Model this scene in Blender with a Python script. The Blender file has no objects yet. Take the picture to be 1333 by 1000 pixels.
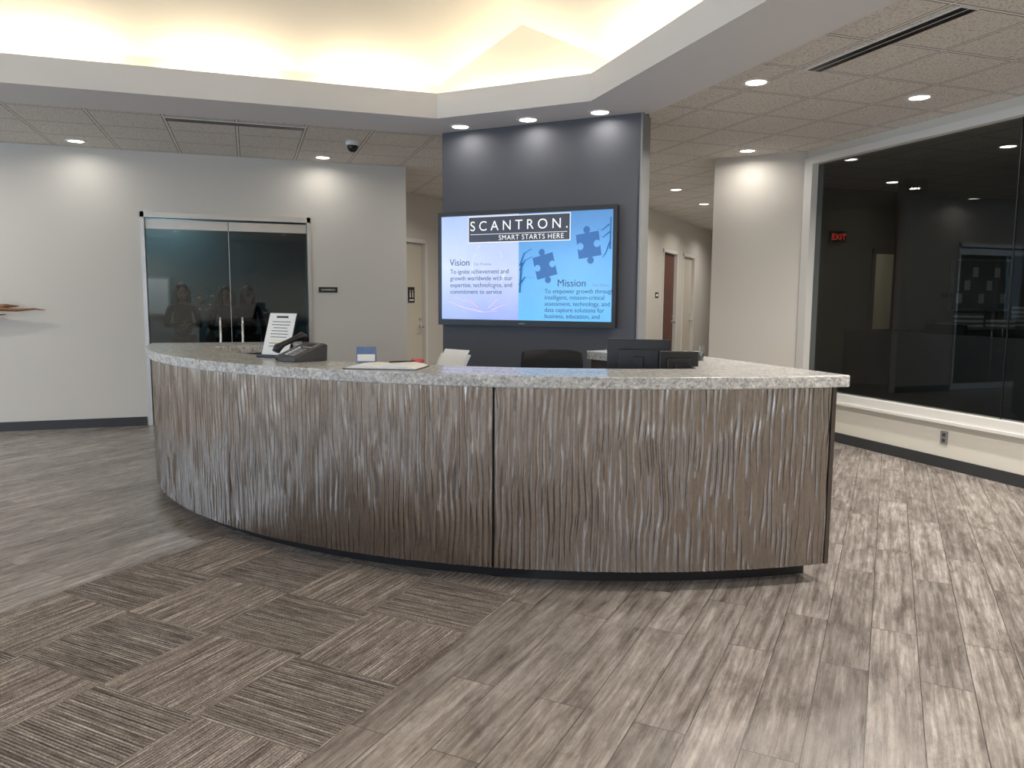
import bpy, bmesh, math, random
from mathutils import Vector, Matrix, noise
random.seed(4)
S2=math.sqrt(2)
sc=bpy.context.scene
D45=-math.pi/4
def w2(p,q): return ((p+q)/S2,(q-p)/S2)

# ---------------------------------------------------------------- materials
def newmat(name):
    m=bpy.data.materials.new(name); m.use_nodes=True
    nt=m.node_tree; b=nt.nodes['Principled BSDF']
    return m,nt,b
def N(nt,t,**k):
    n=nt.nodes.new(t)
    for a,v in k.items(): setattr(n,a,v)
    return n
def mat(name,col,rough=.5,metal=0,em=None,es=0,bump=0,bs=80,var=0,coat=0):
    m,nt,b=newmat(name)
    b.inputs['Base Color'].default_value=(*col,1); b.inputs['Roughness'].default_value=rough
    b.inputs['Metallic'].default_value=metal
    b.inputs['Coat Weight'].default_value=coat
    if em: 
        b.inputs['Emission Color'].default_value=(*em,1); b.inputs['Emission Strength'].default_value=es
    tc=N(nt,'ShaderNodeTexCoord'); nz=N(nt,'ShaderNodeTexNoise'); nz.inputs['Scale'].default_value=bs
    nt.links.new(tc.outputs['Object'],nz.inputs['Vector'])
    if bump:
        bp=N(nt,'ShaderNodeBump'); bp.inputs['Strength'].default_value=bump; bp.inputs['Distance'].default_value=.002
        nt.links.new(nz.outputs['Fac'],bp.inputs['Height']); nt.links.new(bp.outputs['Normal'],b.inputs['Normal'])
    if var:
        r=N(nt,'ShaderNodeMixRGB'); r.inputs[1].default_value=(*[c*(1-var) for c in col],1); r.inputs[2].default_value=(*[min(1,c*(1+var)) for c in col],1)
        nt.links.new(nz.outputs['Fac'],r.inputs[0]); nt.links.new(r.outputs[0],b.inputs['Base Color'])
    return m
def ramp(nt,fac,stops):
    r=N(nt,'ShaderNodeValToRGB'); e=r.color_ramp.elements
    while len(e)<len(stops): e.new(.5)
    for i,(p,c) in enumerate(stops): e[i].position=p; e[i].color=(*c,1)
    nt.links.new(fac,r.inputs[0]); return r.outputs[0]
def mapping(nt,src,rot=(0,0,0),scale=(1,1,1),loc=(0,0,0)):
    mp=N(nt,'ShaderNodeMapping'); mp.inputs['Rotation'].default_value=rot; mp.inputs['Scale'].default_value=scale; mp.inputs['Location'].default_value=loc
    nt.links.new(src,mp.inputs['Vector']); return mp.outputs[0]
def noisen(nt,vec,scale,detail=4,rough=.6,dist=0):
    n=N(nt,'ShaderNodeTexNoise'); n.inputs['Scale'].default_value=scale; n.inputs['Detail'].default_value=detail; n.inputs['Roughness'].default_value=rough; n.inputs['Distortion'].default_value=dist
    nt.links.new(vec,n.inputs['Vector']); return n.outputs['Fac']
def mix(nt,f,a,b,mode='MIX'):
    x=N(nt,'ShaderNodeMixRGB',blend_type=mode)
    for i,v in ((0,f),(1,a),(2,b)):
        if hasattr(v,'links'): nt.links.new(v,x.inputs[i])
        elif i==0: x.inputs[0].default_value=v
        else: x.inputs[i].default_value=(*v,1)
    return x.outputs[0]

WALL=mat('greige_paint',(.63,.61,.57),.7,bump=.15,bs=150)
WALLW=mat('cream_paint',(.72,.70,.64),.7,bump=.15,bs=150)
WHITE=mat('white_ceiling_paint',(.70,.70,.715),.8,bump=.1,bs=120)
VAULT=mat('vault_paint',(.80,.76,.67),.85,bump=.1,bs=100)
SLATE=mat('slate_paint',(.088,.094,.115),.65,bump=.25,bs=150)
TRIMW=mat('white_trim',(.75,.75,.73),.4,var=.02,bs=5)
BASE=mat('rubber_base',(.035,.038,.042),.5,var=.1,bs=10)
BLACK=mat('black_plastic',(.012,.012,.014),.35,var=.1,bs=10)
DGREY=mat('dark_grey_plastic',(.06,.062,.066),.4,var=.1,bs=10)
GREYP=mat('grey_plastic',(.25,.26,.27),.4,var=.05,bs=10)
CHROME=mat('brushed_steel',(.7,.7,.7),.25,1,var=.05,bs=40)
ALU=mat('aluminium_frame',(.55,.55,.55),.35,.6,var=.03,bs=20)
PAPER=mat('paper',(.85,.85,.84),.7,var=.02,bs=30)
INK=mat('printed_ink',(.05,.05,.06),.7)
YEL=mat('highlighter',(.8,.7,.2),.7)
RED=mat('red_plastic',(.6,.05,.04),.4)
DOORM=mat('door_paint',(.62,.58,.5),.5,var=.03,bs=4)
DWOOD=mat('dark_wood',(.12,.05,.035),.5,var=.3,bs=12)
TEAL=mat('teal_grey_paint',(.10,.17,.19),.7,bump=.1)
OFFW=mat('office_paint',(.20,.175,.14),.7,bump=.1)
BRONZEP=mat('bronze_plain',(.10,.085,.075),.4,.7,var=.05,bs=10)
GAP=mat('dark_panel_gap',(.01,.009,.008),.7)
LED=mat('downlight_lens',(1,1,1),.5,em=(1,.93,.82),es=9)
LEDC=mat('cove_led',(1,1,1),.5,em=(1,.85,.6),es=3)

def glassmat(name,tint,f0=.045):
    m=bpy.data.materials.new(name); m.use_nodes=True; nt=m.node_tree
    nt.nodes.remove(nt.nodes['Principled BSDF']); o=nt.nodes['Material Output']
    t=N(nt,'ShaderNodeBsdfTransparent'); t.inputs[0].default_value=(*tint,1)
    g=N(nt,'ShaderNodeBsdfGlossy'); g.inputs['Roughness'].default_value=.0
    lw=N(nt,'ShaderNodeLayerWeight'); lw.inputs[0].default_value=.5
    pw=N(nt,'ShaderNodeMath',operation='POWER'); pw.inputs[1].default_value=5; nt.links.new(lw.outputs['Facing'],pw.inputs[0])
    f=N(nt,'ShaderNodeMath',operation='MULTIPLY_ADD'); f.inputs[1].default_value=1-f0; f.inputs[2].default_value=f0; nt.links.new(pw.outputs[0],f.inputs[0])
    mx=N(nt,'ShaderNodeMixShader'); nt.links.new(f.outputs[0],mx.inputs[0]); nt.links.new(t.outputs[0],mx.inputs[1]); nt.links.new(g.outputs[0],mx.inputs[2]); nt.links.new(mx.outputs[0],o.inputs[0])
    return m
GLASS=glassmat('window_glass',(.66,.69,.69),.045)
GLASSC=glassmat('clear_acrylic',(.93,.95,.95),.05)

def floor_mat():
    m,nt,b=newmat('grey_oak_vinyl_plank')
    tc=N(nt,'ShaderNodeTexCoord'); v=mapping(nt,tc.outputs['Object'],rot=(0,0,-math.pi/4))
    br=N(nt,'ShaderNodeTexBrick'); br.offset=.37; br.offset_frequency=2
    for k,x in (('Scale',1),('Mortar Size',.0018),('Mortar Smooth',.1),('Bias',0),('Brick Width',1.22),('Row Height',.18)): br.inputs[k].default_value=x
    br.inputs['Color1'].default_value=(0,0,0,1); br.inputs['Color2'].default_value=(1,1,1,1); br.inputs['Mortar'].default_value=(.5,.5,.5,1)
    nt.links.new(v,br.inputs['Vector'])
    add=N(nt,'ShaderNodeVectorMath',operation='MULTIPLY_ADD'); nt.links.new(br.outputs['Color'],add.inputs[0]); add.inputs[1].default_value=(7,3,5); nt.links.new(v,add.inputs[2])
    g1=noisen(nt,mapping(nt,add.outputs[0],scale=(1.0,20,1)),2.2,10,.70,.25)
    g2=noisen(nt,mapping(nt,add.outputs[0],scale=(1.9,6,1)),2.0,10,.76,.3)
    g3=noisen(nt,mapping(nt,add.outputs[0],scale=(4,140,1)),2,4,.7)
    c1=ramp(nt,g1,[(.36,(.165,.143,.130)),(.5,(.275,.248,.231)),(.64,(.41,.384,.365))])
    c2=ramp(nt,g2,[(.36,(.38,.345,.325)),(.47,(.80,.78,.765)),(.62,(1.25,1.26,1.27))])
    c=mix(nt,.8,c1,c2,'MULTIPLY')
    c=mix(nt,.5,c,ramp(nt,g3,[(.36,(.55,.53,.52)),(.62,(1.25,1.25,1.25))]),'MULTIPLY')
    c=mix(nt,.9,c,ramp(nt,br.outputs['Color'],[(0,(.74,.725,.715)),(1,(1.22,1.22,1.22))]),'MULTIPLY')
    c=mix(nt,br.outputs['Fac'],c,(.055,.046,.04))
    nt.links.new(c,b.inputs['Base Color'])
    nt.links.new(ramp(nt,g3,[(.3,(.36,.36,.36)),(.7,(.22,.22,.22))]),b.inputs['Roughness'])
    bp=N(nt,'ShaderNodeBump'); bp.inputs['Strength'].default_value=.18; bp.inputs['Distance'].default_value=.002
    nt.links.new(g3,bp.inputs['Height']); nt.links.new(bp.outputs[0],b.inputs['Normal'])
    return m
FLOOR=floor_mat()

def carpet_mat():
    m,nt,b=newmat('striped_carpet_tile')
    tc=N(nt,'ShaderNodeTexCoord'); o=mapping(nt,tc.outputs['Object'],loc=(.08,.22,.05))
    ch=N(nt,'ShaderNodeTexChecker'); ch.inputs['Scale'].default_value=2; ch.inputs[1].default_value=(0,0,0,1); ch.inputs[2].default_value=(1,1,1,1)
    nt.links.new(o,ch.inputs['Vector'])
    def stripes(sx,sy,ax):
        a=noisen(nt,mapping(nt,o,scale=(sx,sy,1)),1,2,.6)
        a2=noisen(nt,mapping(nt,o,scale=(8 if sx<sy else sx*.6,sy*.6 if sx<sy else 8,1)),1,2,.6)
        w=N(nt,'ShaderNodeTexWave',bands_direction=ax); w.inputs['Scale'].default_value=24; w.inputs['Distortion'].default_value=.3; w.inputs['Detail'].default_value=1; w.inputs['Detail Scale'].default_value=8
        nt.links.new(o,w.inputs['Vector'])
        return mix(nt,.35,a,a2),w.outputs['Fac']
    a1,w1=stripes(1.4,90,'Y'); a2,w2_=stripes(90,1.4,'X')
    a=mix(nt,ch.outputs['Fac'],a1,a2); w=mix(nt,ch.outputs['Fac'],w1,w2_)
    c=ramp(nt,a,[(.36,(.085,.070,.062)),(.47,(.175,.150,.135)),(.55,(.25,.22,.20)),(.64,(.40,.36,.33))])
    c=mix(nt,.55,c,ramp(nt,w,[(0,(.35,.35,.35)),(.6,(1.2,1.2,1.2))]),'MULTIPLY')
    f=noisen(nt,o,190,2,.7)
    c=mix(nt,.8,c,ramp(nt,f,[(.35,(.45,.45,.45)),(.62,(1.5,1.5,1.5))]),'MULTIPLY')
    c=mix(nt,ch.outputs['Fac'],c,mix(nt,1,c,(1.28,1.27,1.26),'MULTIPLY'))  # turned tiles lightened: pile sheen put into the colour
    nt.links.new(c,b.inputs['Base Color']); b.inputs['Roughness'].default_value=.95; b.inputs['Specular IOR Level'].default_value=.15
    bp=N(nt,'ShaderNodeBump'); bp.inputs['Strength'].default_value=.8; bp.inputs['Distance'].default_value=.004
    nt.links.new(w,bp.inputs['Height']); nt.links.new(bp.outputs[0],b.inputs['Normal'])
    return m
CARPET=carpet_mat()

def tile_mat():
    m,nt,b=newmat('acoustic_ceiling_tile')
    tc=N(nt,'ShaderNodeTexCoord'); v=mapping(nt,tc.outputs['Object'],loc=(.66,-3.31+.61*12,0))
    def grid(ms):
        br=N(nt,'ShaderNodeTexBrick'); br.offset=0
        for k,x in (('Scale',1),('Mortar Size',ms),('Mortar Smooth',.05),('Bias',0),('Brick Width',.61),('Row Height',.61)): br.inputs[k].default_value=x
        nt.links.new(v,br.inputs['Vector']); return br.outputs['Fac']
    f=noisen(nt,tc.outputs['Object'],60,5,.75)
    c=ramp(nt,f,[(.38,(.36,.34,.31)),(.46,(.68,.655,.62)),(.6,(.77,.74,.70))])
    g1=grid(.017); g2=grid(.010)
    c=mix(nt,g1,c,(.10,.095,.09)); c=mix(nt,g2,c,(.76,.74,.71))  # dark band beside each light grid bar is edge shadow in the colour
    nt.links.new(c,b.inputs['Base Color']); b.inputs['Roughness'].default_value=.9
    bp=N(nt,'ShaderNodeBump'); bp.inputs['Strength'].default_value=.5; bp.inputs['Distance'].default_value=.003
    nt.links.new(f,bp.inputs['Height']); nt.links.new(bp.outputs[0],b.inputs['Normal'])
    return m
TILE=tile_mat()

def stone_mat():
    m,nt,b=newmat('speckled_quartz')
    tc=N(nt,'ShaderNodeTexCoord'); v=tc.outputs['Object']
    f=noisen(nt,v,60,6,.75,.5); g=noisen(nt,mapping(nt,v,scale=(1,2.2,2)),9,5,.7,1.5)
    c=ramp(nt,f,[(.33,(.20,.197,.195)),(.44,(.43,.427,.423)),(.54,(.62,.617,.61)),(.7,(.82,.82,.82))])
    c=mix(nt,.65,c,ramp(nt,g,[(.35,(.52,.52,.52)),(.6,(1.05,1.05,1.05))]),'MULTIPLY')
    nt.links.new(c,b.inputs['Base Color']); b.inputs['Roughness'].default_value=.22
    return m
STONE=stone_mat()

def relief_mat():
    m,nt,b=newmat('bronze_wave_relief')
    tc=N(nt,'ShaderNodeTexCoord')
    f=noisen(nt,mapping(nt,tc.outputs['Object'],scale=(1,1,.25)),140,3,.6)
    nt.links.new(ramp(nt,f,[(.3,(.29,.26,.238)),(.7,(.38,.345,.32))]),b.inputs['Base Color'])
    b.inputs['Metallic'].default_value=1; b.inputs['Roughness'].default_value=.19
    return m
RELIEF=relief_mat()

# ---------------------------------------------------------------- mesh builder
class MB:
    def __init__(s): s.bm=bmesh.new(); s.mats=[]
    def mi(s,m):
        if m not in s.mats: s.mats.append(m)
        return s.mats.index(m)
    def face(s,pts,m,M=None):
        vs=[s.bm.verts.new((M@Vector(p)) if M else Vector(p)) for p in pts]
        f=s.bm.faces.new(vs); f.material_index=s.mi(m); return f
    def prism(s,pts,z0,z1,m,M=None):
        i=s.mi(m); T=(lambda v:M@Vector(v)) if M else Vector
        a=[s.bm.verts.new(T((x,y,z0))) for x,y in pts]; b=[s.bm.verts.new(T((x,y,z1))) for x,y in pts]
        fs=[s.bm.faces.new(a[::-1]),s.bm.faces.new(b)]
        n=len(pts)
        for k in range(n): fs.append(s.bm.faces.new((a[k],a[(k+1)%n],b[(k+1)%n],b[k])))
        for f in fs: f.material_index=i
    def box(s,x0,x1,y0,y1,z0,z1,m,M=None): s.prism([(x0,y0),(x1,y0),(x1,y1),(x0,y1)],z0,z1,m,M)
    def tube(s,pts,rad,m,seg=12,M=None,cap=True,flat=1.0):
        i=s.mi(m); pts=[Vector(p) for p in pts]
        if not hasattr(rad,'__len__'): rad=[rad]*len(pts)
        rings=[]; up=None
        for k,p in enumerate(pts):
            d=(pts[min(k+1,len(pts)-1)]-pts[max(k-1,0)]).normalized()
            if up is None: up=Vector((0,0,1)) if abs(d.z)<.9 else Vector((1,0,0))
            x=d.cross(up).normalized(); y=x.cross(d).normalized(); up=y
            r=[]
            for j in range(seg):
                a=2*math.pi*j/seg; v=p+(x*math.cos(a)+y*math.sin(a)*flat)*rad[k]
                r.append(s.bm.verts.new(M@v if M else v))
            rings.append(r)
        for k in range(len(rings)-1):
            for j in range(seg):
                f=s.bm.faces.new((rings[k][j],rings[k][(j+1)%seg],rings[k+1][(j+1)%seg],rings[k+1][j])); f.material_index=i; f.smooth=True
        if cap:
            for r in (rings[0],rings[-1]):
                f=s.bm.faces.new(r); f.material_index=i
    def ball(s,c,r,m,sc3=(1,1,1),M=None,u=20,v=12):
        i=s.mi(m); X=Matrix.Translation(Vector(c))@Matrix.Diagonal((r*sc3[0],r*sc3[1],r*sc3[2],1))
        if M: X=M@X
        ret=bmesh.ops.create_uvsphere(s.bm,u_segments=u,v_segments=v,radius=1,matrix=X)
        for vv in ret['verts']:
            for f in vv.link_faces: f.material_index=i; f.smooth=True
    def obj(s,name,parent=None,loc=(0,0,0),rot=(0,0,0),bevel=0,recalc=True):
        if recalc: bmesh.ops.recalc_face_normals(s.bm,faces=s.bm.faces[:])
        me=bpy.data.meshes.new(name); s.bm.to_mesh(me); s.bm.free()
        for m in s.mats: me.materials.append(m)
        o=bpy.data.objects.new(name,me); sc.collection.objects.link(o)
        o.location=loc; o.rotation_euler=rot
        if parent: o.parent=parent
        if bevel:
            b=o.modifiers.new('bevel','BEVEL'); b.width=bevel; b.segments=2; b.limit_method='ANGLE'
        return o
def empty(name,loc=(0,0,0),rot=(0,0,0)):
    e=bpy.data.objects.new(name,None); sc.collection.objects.link(e); e.location=loc; e.rotation_euler=rot; e.empty_display_size=.2
    return e
def text(name,body,size,loc,parent,m,rot=(math.pi/2,0,0),align='LEFT',sp=1.0,ext=0.0):
    c=bpy.data.curves.new(name,'FONT'); c.body=body; c.size=size; c.align_x=align; c.space_character=sp; c.extrude=ext
    c.materials.append(m); o=bpy.data.objects.new(name,c); sc.collection.objects.link(o); o.location=loc; o.rotation_euler=rot; o.parent=parent
    return o
R45=(0,0,D45)
CZ=3.03   # tile ceiling
H0=3.0    # soffit underside
XW=-7.2   # west wall

# ---------------------------------------------------------------- floor / carpet
b=MB(); b.box(XW,17,-4.2,18,-.1,0,FLOOR); b.obj('floor')
b=MB(); b.box(-3.58,-1.58,-2.9,3.45,0,.006,CARPET); b.obj('carpet_runner',rot=R45)

# ---------------------------------------------------------------- ceiling
CC=(-.75,3.37)
def octo(h,D):
    k=D-h
    return [(CC[0]+x,CC[1]+y) for x,y in ((h,-k),(h,k),(k,h),(-k,h),(-h,k),(-h,-k),(-k,-h),(k,-h))]
O_out=octo(4.0,6.56); O_in=octo(3.35,5.70); O_lip=octo(3.39,5.756); O_led=octo(3.58,6.0)
bm=bmesh.new()
def loop(bm,pts,z):
    v=[bm.verts.new((x,y,z)) for x,y in pts]
    return [bm.edges.new((v[i],v[(i+1)%len(v)])) for i in range(len(v))]
e=loop(bm,[(XW,-4.2),(17,-4.2),(17,18),(XW,18)],CZ)+loop(bm,O_out,CZ)
bmesh.ops.triangle_fill(bm,use_beauty=True,edges=e)
for f in bm.faces:
    if f.normal.z>0: f.normal_flip()
me=bpy.data.meshes.new('ceiling'); bm.to_mesh(me); bm.free(); me.materials.append(TILE)
o=bpy.data.objects.new('ceiling',me); sc.collection.objects.link(o)
def ring(b,A,za,B,zb,m):
    n=len(A)
    for i in range(n):
        j=(i+1)%n
        b.face([(*A[i],za),(*A[j],za),(*B[j],zb),(*B[i],zb)],m)
b=MB()
ring(b,O_out,CZ+.02,O_out,H0,WHITE); ring(b,O_out,H0,O_in,H0,WHITE); ring(b,O_in,H0,O_in,3.21,WHITE)
ring(b,O_in,3.21,O_lip,3.21,WHITE); ring(b,O_lip,3.21,O_lip,3.08,WHITE); ring(b,O_lip,3.08,O_led,3.08,VAULT); ring(b,O_led,3.08,O_led,3.34,VAULT)
b.obj('ceiling_soffit',recalc=True)
b=MB()
def rp(a,c,z): return (CC[0]+a,CC[1]+c,z)
zb=3.34; sl=.70; za=zb+sl*.58; zt=zb+sl*3.58
for k in range(4):
    R=Matrix.Rotation(k*math.pi/2,3,'Z')
    def P(a,c,z):
        v=R@Vector((a,c,0)); return rp(v.x,v.y,z)
    b.face([P(3.58,-2.42,zb),P(3.58,2.42,zb),P(3,3,za),P(0,0,zt),P(3,-3,za)],VAULT)
    b.face([P(3.58,2.42,zb),P(2.42,3.58,zb),P(3,3,za)],VAULT)
b.obj('ceiling_vault')
# cove lights
def area(name,loc,direction,sx,sy,power,col,parent=None,shape='RECTANGLE',spread=math.pi):
    l=bpy.data.lights.new(name,'AREA'); l.shape=shape; l.size=sx
    if shape=='RECTANGLE': l.size_y=sy
    l.energy=power; l.color=col; l.spread=spread
    o=bpy.data.objects.new(name,l); sc.collection.objects.link(o); o.location=loc
    o.rotation_euler=Vector(direction).to_track_quat('-Z','Y').to_euler()
    if parent: o.parent=parent
    return o
WARM=(1,.84,.60)
Om=octo(3.49,5.9)
cove=empty('cove_light')
b=MB()
for i in range(8):
    A=Vector((*Om[i],3.10)); B_=Vector((*Om[(i+1)%8],3.10)); L=(B_-A).length; d=(B_-A).normalized()
    nseg=max(1,round(L/1.25))
    for s_ in range(nseg):
        c2=A+d*L*(s_+.5)/nseg
        ln=L/nseg-.35
        X=Matrix.Translation(c2)@Matrix.Rotation(math.atan2(d.y,d.x),4,'Z')
        b.box(-ln/2,ln/2,-.025,.025,-.02,.01,LEDC,X)
        l=area('cove_lamp',c2+Vector((0,0,.025)),(0,0,1),ln,.04,4.5,WARM,cove)
        l.rotation_euler=(Matrix.Rotation(math.atan2(d.y,d.x),4,'Z')@Matrix.Rotation(math.pi,4,'X')).to_euler()
b.obj('led_strips',cove)

# downlights
def downlight(x,y,z=CZ,p=40,col=(1,.93,.84),spread=150):
    b=MB(); n=28
    for r0,r1,z0,z1,m in ((.10,.078,-.008,-.008,TRIMW),(.10,.10,0,-.008,TRIMW),(.078,.07,-.008,-.002,TRIMW)):
        for i in range(n):
            a0=2*math.pi*i/n; a1=2*math.pi*(i+1)/n
            b.face([(r0*math.cos(a0),r0*math.sin(a0),z0),(r0*math.cos(a1),r0*math.sin(a1),z0),(r1*math.cos(a1),r1*math.sin(a1),z1),(r1*math.cos(a0),r1*math.sin(a0),z1)],m)
    b.face([(.074*math.cos(2*math.pi*i/n),.074*math.sin(2*math.pi*i/n),-.004) for i in range(n)],LED)
    o=b.obj('recessed_downlight',loc=(x,y,z),recalc=False)
    if p:
        l=area('lamp',(0,0,-.012),(0,0,-1),.13,.13,p,col,o,'DISK',math.radians(spread))
    return o
for x,y in ((1.87,6.95),(2.35,6.48),(2.82,6.02)): downlight(x,y,H0,1.7,spread=165)
for x,y in ((3.55,4.92),(5.0,4.84),(3.55,2.4),(5.0,2.4),(3.55,0),(5.0,0)): downlight(x,y,p=33)
for x,y in ((-1.6,-1.6),(.9,-1.6),(3.0,-2.2),(-4.2,-1.6),(-5.7,.6),(-5.7,2.9),(-5.7,5.2),(-5.7,7.3),(-2.9,-3.1)): downlight(x,y,p=42)
for x,y in ((-1.62,9.1),(.85,9.15),(-4.0,9.1)): downlight(x,y,p=2.2,spread=165)
downlight(5.07,7.13,p=4,spread=165)
downlight(-3.0,8.3,p=14,spread=170); downlight(2.6,8.6,p=8,spread=170)
downlight(4.3,9.0,p=12)
for q in (9.31,11.2,13.05,15,17): downlight(*w2(-2.87,q),p=15)
downlight(*w2(-5.3,9.6),p=12)

# ---------------------------------------------------------------- walls
T=.12
b=MB(); yw=9.47
b.box(XW,-1.1,yw,yw+T,0,CZ,WALL); b.box(-1.1,.72,yw,yw+T,2.38,CZ,WALL); b.box(.72,1.86,yw,yw+T,0,CZ,WALL); b.obj('wall_north')
b=MB(); b.box(XW+.12,-1.12,yw-.012,yw,0,.1,BASE); b.box(.74,1.86,yw-.012,yw,0,.1,BASE); b.obj('baseboard_north')
# east window wall
xe=5.7; yE=6.9
b=MB(); b.box(xe,xe+T,-4.2,yE+.1,0,.42,WALLW); b.box(xe,xe+T,-4.2,yE+.1,2.95,CZ,WALLW); b.box(xe,xe+T,-4.2,.2,.42,2.95,WALLW); b.obj('wall_east')
b=MB(); b.box(xe-.012,xe,-4.2,yE,0,.1,BASE); b.obj('baseboard_east')
b=MB()
b.box(xe-.03,xe+T,.2,yE+.05,.42,.50,TRIMW); b.box(xe-.045,xe,.2,yE,.395,.42,TRIMW)
b.box(xe-.03,xe+T,.2,yE+.05,2.88,2.95,TRIMW); b.box(xe-.03,xe+T,yE-.07,yE+.05,.5,2.88,TRIMW); b.box(xe-.03,xe+T,.2,.27,.5,2.88,TRIMW)
b.box(xe+.05,xe+.056,.27,yE-.07,.5,2.88,GLASS)
for y in (4.55,2.4): b.box(xe+.046,xe+.06,y-.003,y+.003,.5,2.88,BLACK)
b.obj('window_1')
# diagonal wall
b=MB(); b.box(-1.86,-.86,8.95,9.07,0,CZ,WALL); b.obj('wall_diagonal',rot=R45)
b=MB(); b.box(-1.86,-.87,8.938,8.95,0,.1,BASE); b.obj('baseboard_diagonal',rot=R45)
b=MB(); b.box(-1.86,-1.74,9.07,20,0,CZ,WALL); b.obj('wall_hall_right',rot=R45)
# hall left
b=MB(); 
b.box(-4.0,-3.88,11.5,14.3,0,CZ,WALL); b.box(-4.0,-3.88,15.4,15.85,0,CZ,WALL); b.box(-4.0,-3.88,16.9,20,0,CZ,WALL); b.box(-4.0,-3.88,14.3,15.4,2.4,CZ,WALL); b.box(-4.0,-3.88,15.85,16.9,2.4,CZ,WALL)
b.box(-6.64,-4.0,11.5,11.62,0,CZ,WALL)
b.obj('wall_hall_left',rot=R45)
b=MB(); b.box(-5,-1,20,20.1,0,CZ,WALL); b.obj('wall_hall_end',rot=R45)
b=MB(); b.box(-6.76,-6.64,8.1,9.35,0,CZ,WALL); b.box(-6.76,-6.64,9.35,10.45,2.36,CZ,WALL); b.box(-6.76,-6.64,10.45,11.62,0,CZ,WALL); b.obj('wall_restroom',rot=R45)
# doors (diag frame) facing +p
def hdoor(name,p,q0,q1,h,leaf,open_=False):
    e=empty(name,rot=R45)
    b=MB()
    for a,c in ((q0,q0+.06),(q1-.06,q1)): b.box(p-.12,p+.02,a,c,0,h,TRIMW)
    b.box(p-.12,p+.02,q0,q1,h-.06,h,TRIMW); b.obj('frame',e)
    b=MB(); b.box(p-.09,p-.045,q0+.065,q1-.065,.01,h-.065,leaf)
    b.obj('leaf',e,bevel=.003)
    b=MB(); b.tube([(p-.05,q1-.14,1.0),(p+.03,q1-.14,1.0)],.012,CHROME); b.tube([(p+.03,q1-.14,1.0),(p+.03,q1-.26,1.0)],.011,CHROME); b.tube([(p-.046,q1-.14,1.0),(p-.038,q1-.14,1.0)],.03,CHROME); b.tube([(p-.046,q1-.14,1.12),(p-.036,q1-.14,1.12)],.025,CHROME)
    b.obj('handle',e)
hdoor('door_1',-6.64,9.35,10.45,2.36,DOORM)
hdoor('door_2',-3.88,14.3,15.4,2.4,DWOOD)
hdoor('door_3',-3.88,15.85,16.9,2.4,DOORM)
e=empty('restroom_sign',rot=R45); b=MB(); b.box(-6.684,-6.678,9.98,10.16,1.38,1.62,BLACK); b.obj('plate',e)
b=MB()
for yy in (10.035,10.105):
    b.box(-6.677,-6.675,yy-.012,yy+.012,1.46,1.54,PAPER); b.ball((-6.676,yy,1.56),.012,PAPER,(.1,1,1))
b.box(-6.677,-6.675,10.01,10.13,1.41,1.43,PAPER); b.obj('pictogram',e)
e=empty('hall_room_sign',rot=R45); b=MB(); b.box(-3.88,-3.874,13.85,14.05,1.48,1.58,BLACK); b.obj('plate',e)
b=MB(); b.box(-3.874,-3.873,13.88,14.02,1.51,1.55,PAPER); b.obj('lettering',e)
# west / south walls; their ribbon windows are made up to hold cool lamps
b=MB(); X=XW
b.box(X,X+T,-4.2,-3.0,0,CZ,WALL); b.box(X,X+T,6.6,9.47,0,CZ,WALL); b.box(X,X+T,-3,6.6,0,.9,WALL); b.box(X,X+T,-3,6.6,2.8,CZ,WALL)
for y0,y1 in ((-.6,.6),(2.9,4.1)): b.box(X,X+T,y0,y1,.9,2.8,WALL)
b.obj('wall_west')
b=MB(); Y=-4.2
b.box(XW+.12,-6.8,Y,Y+T,0,CZ,WALL); b.box(-3.2,5.7,Y,Y+T,0,CZ,WALL); b.box(-6.8,-3.2,Y,Y+T,0,.9,WALL); b.box(-6.8,-3.2,Y,Y+T,2.8,CZ,WALL); b.box(-5.3,-4.7,Y,Y+T,.9,2.8,WALL); b.obj('wall_south')
b=MB()
for y0,y1 in ((-3,-.6),(.6,2.9),(4.1,6.6)):
    for y in (y0,y1-.06): b.box(X+.02,X+.1,y,y+.06,.9,2.8,ALU)
    b.box(X+.02,X+.1,y0,y1,.9,.96,ALU); b.box(X+.02,X+.1,y0,y1,2.74,2.8,ALU); b.box(X+.05,X+.056,y0,y1,.96,2.74,GLASS)
    area('added_fill_west',(XW+.15,(y0+y1)/2,1.85),(1,0,-.02),y1-y0-.2,1.75,66,(.58,.78,1))  # added cool lamp, gives the desk front its bluish highlights
b.obj('added_window_west')  # unseen window, made up around the west lamps
b=MB(); Y=-4.2
for x0,x1 in ((-6.8,-5.3),(-4.7,-3.2)):
    for x in (x0,x1-.06): b.box(x,x+.06,Y+.02,Y+.1,.9,2.8,ALU)
    b.box(x0,x1,Y+.02,Y+.1,.9,.96,ALU); b.box(x0,x1,Y+.02,Y+.1,2.74,2.8,ALU); b.box(x0,x1,Y+.05,Y+.056,.96,2.74,GLASS)
    area('added_fill_south',((x0+x1)/2,-4.05,1.85),(0,1,-.02),1.35,1.75,45,(.60,.79,1))  # added cool lamp for the desk, kept out of the door glass reflection
b.obj('added_window_south')  # made-up window out of view, dressing for the south lamps

# ---------------------------------------------------------------- feature column + TV
b=MB(); b.box(-3.89,-1.95,6.41,6.62,0,CZ+.01,SLATE); b.box(-1.95,-1.935,6.40,6.63,0,H0,GREYP); b.obj('feature_wall',rot=R45)
b=MB(); b.box(-3.89,-1.95,6.398,6.41,0,.1,BASE); b.obj('baseboard_feature',rot=R45)

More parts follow.
